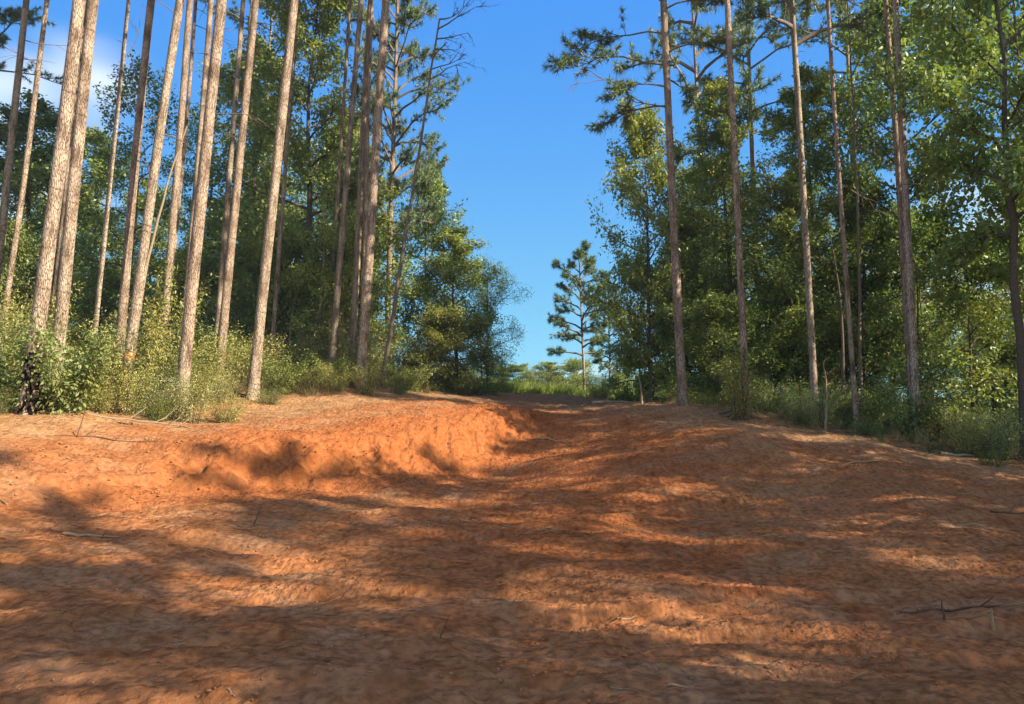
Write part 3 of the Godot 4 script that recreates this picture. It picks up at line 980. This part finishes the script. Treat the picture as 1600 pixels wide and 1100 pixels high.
func build_shrubs(S: Array) -> void:
	rng.seed = 91
	var grp := "thicket under the left-hand pines"
	var placed := []
	var tries := 0
	while placed.size() < 70 and tries < 4000:
		tries += 1
		var x := rng.randf_range(-19.0, -2.0)
		var z := rng.randf_range(-27.0, -12.0)
		var w := wood_left(x, z)
		if w < 0.5 or w > 7.5:
			continue
		# keep the foot of the dark-based pine open
		if Vector2(x, z).distance_to(Vector2(-6.5, -18.5)) < 1.0:
			continue
		var ok := true
		for p in placed:
			if p.distance_to(Vector2(x, z)) < 0.85:
				ok = false
		if not ok:
			continue
		placed.append(Vector2(x, z))
	for i in placed.size():
		var p: Vector2 = placed[i]
		var w := wood_left(p.x, p.y)
		var k := clampf(0.45 + w * 0.16, 0.45, 1.0)
		var m: String = ["leaf", "leaf_yellow", "leaf_pale", "leaf_yellow", "leaf"][i % 5]
		bush(S[[0, 1, 2, 1, 0, 3, 4][i % 7]], placed_label(["low ", "waist-high ", "tall "][int(k > 0.65) + int(k > 0.9)] + {"leaf": "green", "leaf_yellow": "olive yellow", "leaf_pale": "pale green"}[m] + " shrub", p.x, p.y), p.x, p.y, k, m, grp)
	bush(S[4], "bright green big-leaved shrub in front of the scorched-base pine", -9.3, -12.7, 0.75, "leaf", "")
	bush(S[4], "bright leafy shoot right of the scorched-base pine", -8.0, -13.2, 0.8, "leaf", "")
	bush(S[3], "small weed clump at the foot of the dark-based pine", -5.9, -17.9, 0.55, "leaf", "")
	bush(S[1], "grey-green low bush beside the fallen branches on the left", -6.9, -14.5, 0.7, "leaf_cool", "")
	for q in [[-7.3, -14.1, 0.6, 1], [-6.2, -14.3, 0.55, 0], [-7.7, -13.7, 0.5, 1], [-6.7, -13.9, 0.45, 3], [-5.9, -15.3, 0.5, 1], [-4.7, -19.7, 0.5, 1], [-3.9, -19.9, 0.5, 0], [-5.3, -20.0, 0.6, 1], [-3.2, -20.9, 0.5, 3], [-7.0, -17.6, 0.55, 1], [-8.6, -12.3, 0.4, 3], [-10.2, -12.3, 0.5, 1]]:
		bush(S[q[3]], placed_label("small wispy brush clump", q[0], q[1]), q[0], q[1], q[2], ["leaf", "leaf_yellow"][int(absf(q[0] * 10.0)) % 2], grp)
	# right wood edge
	var rg := "shrubs under the right-hand wood"
	var n := 0
	tries = 0
	var pr := []
	while n < 46 and tries < 4000:
		tries += 1
		var x := rng.randf_range(4.0, 22.0)
		var z := rng.randf_range(-27.0, -12.5)
		var w := wood_right(x, z)
		if w < 0.5 or w > 9.0:
			continue
		var ok := true
		for p in pr:
			if p.distance_to(Vector2(x, z)) < 0.95:
				ok = false
		if not ok:
			continue
		pr.append(Vector2(x, z))
		bush(S[[3, 1, 4, 0][n % 4]], placed_label(["dark green", "grey-green"][n % 2] + (" low" if w < 3.0 else "") + " shrub", x, z), x, z, clampf(0.4 + w * 0.09, 0.4, 0.95) * (0.55 if x > 9.5 else 1.0), ["leaf", "leaf_cool"][n % 2], rg)
		n += 1
	bush(S[2], "vine-like leafy shrub wrapped at the foot of the second right-hand pine", 5.1, -16.7, 0.6, "leaf_yellow", "")
	bush(S[1], "sunlit small shrub at the clearing edge right of the twin pines", 8.9, -14.6, 0.5, "leaf_yellow", "")
	bush(S[1], "grey-green bush at the crest in front of the lone pine", 3.5, -29.5, 0.8, "leaf_cool", "")
	bush(S[0], "pale bush on the skyline at the middle of the crest", 1.6, -38.0, 0.9, "leaf_pale", "")

# low grey roadside bank behind the trunks at the right
func build_berm() -> void:
	var s := Shape.new()
	var prof := [[-1.1, -0.3], [-0.75, 0.25], [-0.45, 0.55], [0.0, 0.6], [0.9, 0.58], [1.6, 0.2], [2.2, -0.3]]
	var cols := 90
	for i in cols + 1:
		var x := 9.8 + 20.0 * i / cols
		var z := -22.3 + (x - 9.8) * 0.12
		var y0 := 1.14 + (x - 9.8) * 0.004
		for p in prof:
			var w := noise_b.get_noise_2d(x * 1.3, p[0] * 2.0) * 0.07
			s.v.append(Vector3(x, y0 + p[1] + w, z - p[0]) )
			s.c.append(Color(0.27, 0.245, 0.215).lerp(Color(0.34, 0.30, 0.25), noise_c.get_noise_2d(x, p[0]) * 0.5 + 0.5))
			s.n.append(Vector3.UP)
	var np := prof.size()
	for i in cols + 1:
		for k in np:
			var a: Vector3 = s.v[mini(i + 1, cols) * np + k] - s.v[maxi(i - 1, 0) * np + k]
			var b: Vector3 = s.v[i * np + mini(k + 1, np - 1)] - s.v[i * np + maxi(k - 1, 0)]
			var nn := a.cross(b).normalized()
			s.n[i * np + k] = nn if nn.y > 0.0 else -nn
	for i in cols:
		for k in np - 1:
			var a := i * np + k
			s.idx.append_array(PackedInt32Array([a, a + np, a + np + 1, a, a + np + 1, a + 1]))
	var o := part(self, "roadside_bank", s.mesh(), mats.ground)
	o.set_meta("kind", "structure")

func build_debris() -> void:
	rng.seed = 404
	# crumbs and clods of clay
	for kind in 2:
		var xf := []
		var co := []
		var m := clod_shape(7 + kind * 4)
		while xf.size() < 6500:
			var x := rng.randf_range(-10.0, 10.0)
			var z := -3.4 - pow(rng.randf(), 1.3) * 18.0
			if absf(x) > 1.5 - z * 0.75 or wood_left(x, z) > 0.0 or wood_right(x, z) > 0.0:
				continue
			var bd := bank_dist(x, z)
			if rng.randf() > 0.3 + 0.7 * smoothstep(1.8, 0.4, bd) and rng.randf() > smoothstep(0.45, 0.75, noise_b.get_noise_2d(x, z) * 0.5 + 0.5):
				continue
			var r := 0.005 + 0.018 * pow(rng.randf(), 4.0) + (0.012 * rng.randf() if bd < 1.2 else 0.0)
			var b := Basis(Vector3.UP, rng.randf() * TAU) * Basis(Vector3.RIGHT, rng.randf_range(-0.5, 0.5))
			xf.append(Transform3D(b.scaled(Vector3(r, r * rng.randf_range(0.6, 1.0), r)), ground(x, z) + Vector3(0, r * 0.15, 0)))
			var s := soil(x, z)
			var k := rng.randf_range(0.6, 0.82)
			co.append(Color(s.r * k, s.g * k, s.b * k))
		scatter("soil_clods" if kind == 0 else "soil_crumbs", m, mats.clod, xf, co, "small loose clods of red clay strewn over the clearing" if kind == 0 else "loose clay crumbs scattered on the clearing and bank", "clods")
	# straw and splinters
	var s := Shape.new()
	for k in 5:
		var a := Vector3(rng.randf_range(-0.12, 0.12), 0.004, rng.randf_range(-0.12, 0.12))
		var d := Vector3(rng.randf_range(-1, 1), 0, rng.randf_range(-1, 1)).normalized() * rng.randf_range(0.05, 0.11)
		s.tube([a - d, a + Vector3(0, 0.01, 0), a + d], [0.002, 0.0025, 0.0012], 4, Color.WHITE)
	var xf2 := []
	var co2 := []
	while xf2.size() < 4200:
		var x := rng.randf_range(-13.0, 12.0)
		var z := -3.6 - pow(rng.randf(), 0.8) * 19.0
		var w := maxf(wood_left(x, z), wood_right(x, z))
		if rng.randf() > 0.12 + 0.8 * smoothstep(-5.0, -1.0, w) or bank_dist(x, z) < 0.9 or (z > -7.5 and rng.randf() < 0.85):
			continue
		var sl := height(x + 0.15, z) - height(x - 0.15, z)
		var sz := height(x, z + 0.15) - height(x, z - 0.15)
		var up := Vector3(-sl, 0.3, -sz).normalized()
		var fwd := up.cross(Vector3(cos(x * 90.0), 0, sin(x * 90.0))).normalized()
		xf2.append(Transform3D(Basis(fwd, up, fwd.cross(up)) * rng.randf_range(0.5, 1.1), ground(x, z) + Vector3(0, 0.004, 0)))
		var k := rng.randf_range(0.5, 1.05)
		co2.append(Color(0.52 * k, 0.34 * k, 0.18 * k))
	scatter("pine_straw", s.mesh(), mats.clod, xf2, co2, "dry pine straw strewn along the shoulders of the clearing", "straw")
	# grasses and weeds of the wood edges
	var gm := [grass_tuft(1, 0.45, 46, Color(0.24, 0.20, 0.08)), grass_tuft(2, 0.3, 40, Color(0.11, 0.15, 0.04))]
	for kind in 2:
		var xf := []
		var co := []
		var most: int = [2600, 3200][kind]
		while xf.size() < most:
			var x := rng.randf_range(-24.0, 22.0)
			var z := rng.randf_range(-34.0, -9.0)
			var w := maxf(wood_left(x, z), wood_right(x, z))
			if w < -0.35 or (w < 0.4 and rng.randf() > 0.25):
				continue
			if kind == 0 and x > 0.0 and rng.randf() > 0.25:
				continue
			var b := Basis(Vector3.UP, rng.randf() * TAU) * rng.randf_range(0.5, 1.35)
			xf.append(Transform3D(b, ground(x, z)))
			var k := rng.randf_range(0.7, 1.1)
			co.append(Color(k, k, k))
		scatter(["dry_grass", "green_undergrowth"][kind], gm[kind], mats.dry, xf, co, ["dry yellow grass along the edges of the woods", "low green undergrowth on the floor of the woods"][kind], "grass")
	var xfm := []
	var com := []
	while xfm.size() < 5200:
		var x := rng.randf_range(-8.0, 16.0)
		var z := -33.0 - pow(rng.randf(), 1.6) * 46.0
		xfm.append(Transform3D(Basis(Vector3.UP, rng.randf() * TAU) * rng.randf_range(1.6, 3.0), ground(x, z)))
		com.append(Color(2.3, 2.1, 1.7))
	scatter("meadow_grass", gm[1], mats.dry, xfm, com, "pale green tall grass beyond the crest", "grass")
	# sticks that can be told apart
	stick("long pale stick lying on the shoulder above the bank, left", -6.6, -12.9, 0.8, 0.018, 2.5, 0.0, "stick", 0)
	stick("long thin dark branch on the shoulder beside the pale stick", -7.2, -11.7, 1.5, 0.012, 0.3, 0.0, "stick_dark", 2)
	stick("pale stick poking up from the mound at the left", -6.0, -8.95, 0.35, 0.012, 2.6, 0.25, "stick", 0)
	stick("pale weathered branch at the foot of the left mound", -4.7, -7.9, 0.55, 0.02, 0.1, 0.0, "stick", 1)
	stick("small forked dark twig standing left of the bank's foot", -3.1, -9.0, 0.25, 0.011, 1.0, 1.0, "stick_dark", 2)
	stick("short pale stick lying under the forked dark twig", -3.3, -8.8, 0.3, 0.012, 0.2, 0.0, "stick", 0)
	stick("fallen bleached branch tangle at the left thicket edge", -7.6, -13.3, 1.6, 0.022, 0.15, 0.0, "pale_wood", 3)
	stick("second bleached branch in front of the left thicket", -6.9, -13.7, 1.2, 0.018, -0.3, 0.06, "pale_wood", 3)
	stick("thin bare twig standing upright on the left shoulder", -6.9, -11.8, 0.5, 0.009, 0.5, 1.35, "stick_dark", 2)
	stick("pale wood chip stick at the bottom right of centre", 0.87, -4.3, 0.17, 0.010, 0.25, 0.0, "pale_wood", 0)
	stick("smaller pale stick left of the bottom chip", 0.55, -4.3, 0.12, 0.008, -0.4, 0.0, "pale_wood", 0)
	stick("curved pale straw-like twig at the bottom left corner", -2.65, -4.35, 0.3, 0.005, 0.7, 0.0, "pale_wood", 0)
	stick("short white chip at the bottom left", -1.55, -4.2, 0.06, 0.007, -0.5, 0.0, "pale_wood", 0)
	stick("thin dark twig stuck upright in the sunlit patch near the middle", -0.5, -5.3, 0.17, 0.005, 0.4, 1.15, "stick_dark", 0)
	stick("small pale stick in the sunlit patch right of centre", 0.86, -6.0, 0.12, 0.009, 0.3, 0.0, "pale_wood", 0)
	stick("broken stub standing in the sunlit spot at the right", 3.6, -5.7, 0.13, 0.016, 1.3, 1.3, "stick", 0)
	stick("thinner stub left of the broken stub at the right", 3.35, -5.9, 0.15, 0.011, 1.6, 1.4, "stick_dark", 1)
	stick("grey root arching over the soil beside the stubs at right", 3.2, -6.3, 0.7, 0.014, -0.3, 0.02, "stick_dark", 2)
	stick("pale bent branch on the right slope", 5.5, -12.6, 0.9, 0.018, 0.2, 0.0, "stick", 3)
	stick("dark twig on the road floor below the sunlit patch", 1.9, -13.4, 0.35, 0.014, 0.6, 0.3, "stick_dark", 1)
	stick("long branch half buried at the right side of the track", 6.3, -9.9, 0.9, 0.014, 0.1, 0.0, "stick_dark", 1)
	stick("pale plank-like log end at the right wood edge", 8.2, -14.3, 0.7, 0.045, 0.1, 0.0, "pale_wood", 0)
	stick("pale fallen log on the crest, right of the track", 2.6, -24.0, 1.4, 0.06, -0.1, 0.0, "pale_wood", 1)
	stick("fallen branch at the foot of the second right-hand pine", 4.7, -17.2, 0.8, 0.025, 0.5, 0.2, "pale_wood", 2)
	stick("pale root lying in the shaded cut right of the bank", 0.5, -16.6, 0.7, 0.025, -0.4, 0.0, "stick", 0)

# ---------------------------------------------------------------- scene
func _ready() -> void:
	# camera
	var cam := Camera3D.new()
	cam.name = "camera"
	cam.fov = 50.94
	cam.far = 700.0
	cam.near = 0.1
	add_child(cam)
	cam.position = Vector3(0, 1.55, 0)
	cam.rotation_degrees = Vector3(5.686, 0, 0)
	cam.current = true
	# sky and exposure
	var sm := ProceduralSkyMaterial.new()
	sm.sky_top_color = Color(0.151, 0.367, 0.633)
	sm.sky_horizon_color = Color(0.378, 0.610, 0.651)
	sm.sky_curve = 0.17
	sm.ground_bottom_color = Color(0.25, 0.18, 0.12)
	sm.ground_horizon_color = Color(0.55, 0.62, 0.66)
	sm.sun_angle_max = 45.0
	sm.sun_curve = 0.22
	sm.sky_cover = added_clouds()
	var sky := Sky.new()
	sky.sky_material = sm
	var env := Environment.new()
	env.background_mode = Environment.BG_SKY
	env.sky = sky
	env.tonemap_mode = Environment.TONE_MAPPER_LINEAR
	env.tonemap_exposure = 2.6
	env.fog_enabled = true
	env.fog_density = 0.0006
	env.fog_light_color = Color(0.80, 0.88, 0.96)
	env.sdfgi_enabled = true
	env.ssao_enabled = true
	env.ssil_enabled = true
	var we := WorldEnvironment.new()
	we.name = "world_environment"
	we.environment = env
	add_child(we)
	# sun: behind the viewer's right shoulder
	var sun := DirectionalLight3D.new()
	sun.name = "sun"
	sun.light_energy = 1.6
	sun.light_color = Color(1.0, 0.94, 0.85)
	sun.light_angular_distance = 0.45
	sun.shadow_enabled = true
	add_child(sun)
	var el := deg_to_rad(32.0)
	var az := deg_to_rad(24.0)
	sun.look_at_from_position(Vector3.ZERO, Vector3(-cos(az) * cos(el), -sin(el), -sin(az) * cos(el)))

	noise_a.seed = 3
	noise_a.frequency = 0.32
	noise_a.fractal_octaves = 2
	noise_b.seed = 14
	noise_b.frequency = 0.9
	noise_b.fractal_octaves = 3
	noise_c.seed = 25
	noise_c.frequency = 3.2
	noise_c.fractal_octaves = 3
	noise_d.seed = 36
	noise_d.frequency = 8.0
	noise_d.fractal_octaves = 2
	make_materials()
	land_grid.resize(GNX * GNZ)
	for j in GNZ:
		for i in GNX:
			land_grid[j * GNX + i] = land_raw(GX + i * GS, GZ + j * GS)
	build_ground()
	print("ground ", Time.get_ticks_msec())

	# shared plant shapes
	var G := Color(0.27, 0.32, 0.095)
	var B := [
		broadleaf(101, 14.0, 2.4, 0.10, 26000, 0.135, 0.085, G, 34, 8, 0.14),
		broadleaf(102, 16.0, 3.0, 0.08, 34000, 0.14, 0.09, G, 40, 9, 0.16),
		broadleaf(103, 12.0, 2.2, 0.25, 8000, 0.12, 0.07, G, 24, 6, 0.10),
		broadleaf(104, 9.0, 2.0, 0.05, 22000, 0.12, 0.075, G, 30, 8, 0.10),
		broadleaf(105, 5.0, 1.9, 0.04, 13000, 0.11, 0.06, G, 24, 7, 0.06),
		broadleaf(106, 6.0, 2.0, 0.12, 12000, 0.12, 0.03, G, 24, 7, 0.07),
		broadleaf(107, 13.0, 3.0, 0.34, 22000, 0.14, 0.09, G, 26, 9, 0.12),
	]
	for k in 3:
		crowns.append(pine_crown(201 + k, 9.0, 2.7, 26 + k * 3, 12))
	crowns.append(pine_crown(217, 4.7, 1.65, 29, 9))
	var Y := Color(0.36, 0.355, 0.15)
	var S := [
		shrub(301, 2.0, 0.9, 26, 4200, 0.075, 0.03, Y),
		shrub(302, 1.5, 0.9, 30, 4200, 0.06, 0.028, Y),
		shrub(303, 2.6, 0.8, 20, 3600, 0.085, 0.035, Y),
		shrub(304, 1.0, 0.8, 26, 3000, 0.06, 0.022, Color(0.2, 0.24, 0.07)),
		shrub(305, 1.8, 1.1, 20, 3800, 0.11, 0.055, Color(0.25, 0.29, 0.10)),
	]
	print("plants ", Time.get_ticks_msec())

	# ---- left pine stand
	var LP := [
		[-13.59, -19.00, 0.039, 0.115, "slim pale pine trunk nearest the left edge of the picture"],
		[-14.03, -20.00, 0.067, 0.091, "thin dark-topped pine trunk second from the left edge"],
		[-8.51, -13.00, 0.057, 0.146, "thick pine with scorched black and white flaking base, left end"],
		[-13.91, -22.00, 0.042, 0.086, "thin pine squeezed between the two thick pale pines at left"],
		[-9.01, -14.50, 0.044, 0.138, "thick pale pine just right of the scorched-base pine"],
		[-9.13, -17.00, 0.042, 0.118, "straight tan pine beside the pale leaning dead stem"],
		[-8.69, -16.50, 0.094, 0.129, "leaning pine with dark lower trunk and broken orange scar near its foot"],
		[-9.08, -19.00, 0.032, 0.115, "tan pine with leafy vine climbing in front of its foot"],
		[-9.46, -21.00, 0.037, 0.109, "slim pine close against the left side of a thick pale pine"],
		[-6.74, -15.00, 0.058, 0.143, "thick pale pine with grey base in the middle of the left stand"],
		[-8.90, -22.00, 0.038, 0.105, "slim shaded pine half hidden behind a straight tan pine, left stand"],
		[-7.39, -18.50, 0.059, 0.128, "straight tan pine just left of the dark-based pine"],
		[-6.51, -18.50, 0.072, 0.152, "pine with bare dark trunk base standing at the clearing edge"],
		[-7.55, -23.00, 0.042, 0.080, "very thin pine just right of the dark-based pine"],
		[-5.41, -22.00, 0.056, 0.114, "leftmost pine of the tight cluster beside the open sky"],
		[-4.89, -22.50, 0.027, 0.127, "middle pine of the tight cluster beside the open sky"],
		[-4.21, -20.50, 0.046, 0.160, "thickest and rightmost pine of the tight cluster beside the open sky"],
		[-4.53, -22.30, 0.007, 0.077, "thin dark pine behind the tight cluster beside the open sky"],
	]
	for i in LP.size():
		var q: Array = LP[i]
		pine(q[0], q[1], q[2], q[3], q[4], 23.0 + fmod(i * 3.7, 5.0), 14.0 + fmod(i * 2.3, 3.0), ["pine_bark", "pine_bark_red"][i % 2])
	# ---- right front pines
	var RP := [
		[4.22, -18.30, -0.025, 0.127, "tallest pine at the left front of the right-hand wood, long limbs over the gap"],
		[6.97, -26.00, -0.018, 0.079, "slim dark pine between the two front pines of the right-hand wood"],
		[5.38, -17.00, -0.016, 0.096, "straight pine with vine-wrapped foot, second front pine of the right-hand wood"],
		[7.77, -19.00, -0.017, 0.107, "pine with forked upper limb, third front pine of the right-hand wood"],
		[8.13, -17.50, -0.022, 0.068, "thin straight pine, fourth of the right-hand wood"],
		[9.00, -16.50, 0.001, 0.100, "pale-sided trunk of the twin pines at right"],
		[9.29, -17.20, -0.012, 0.082, "darker left trunk of the twin pines at right"],
	]
	for i in RP.size():
		var q: Array = RP[i]
		pine(q[0], q[1], q[2], q[3], q[4], 22.0 + fmod(i * 3.1, 4.0), [11.5, 9.0, 12.0, 10.5, 11.5, 13.0, 13.5][i], ["pine_bark_red", "pine_bark"][i % 2])
	build_pines_extra()
	build_woods(B, S)
	build_shade_trees(B)
	build_shrubs(S)
	build_berm()
	build_debris()
	print("done ", Time.get_ticks_msec())
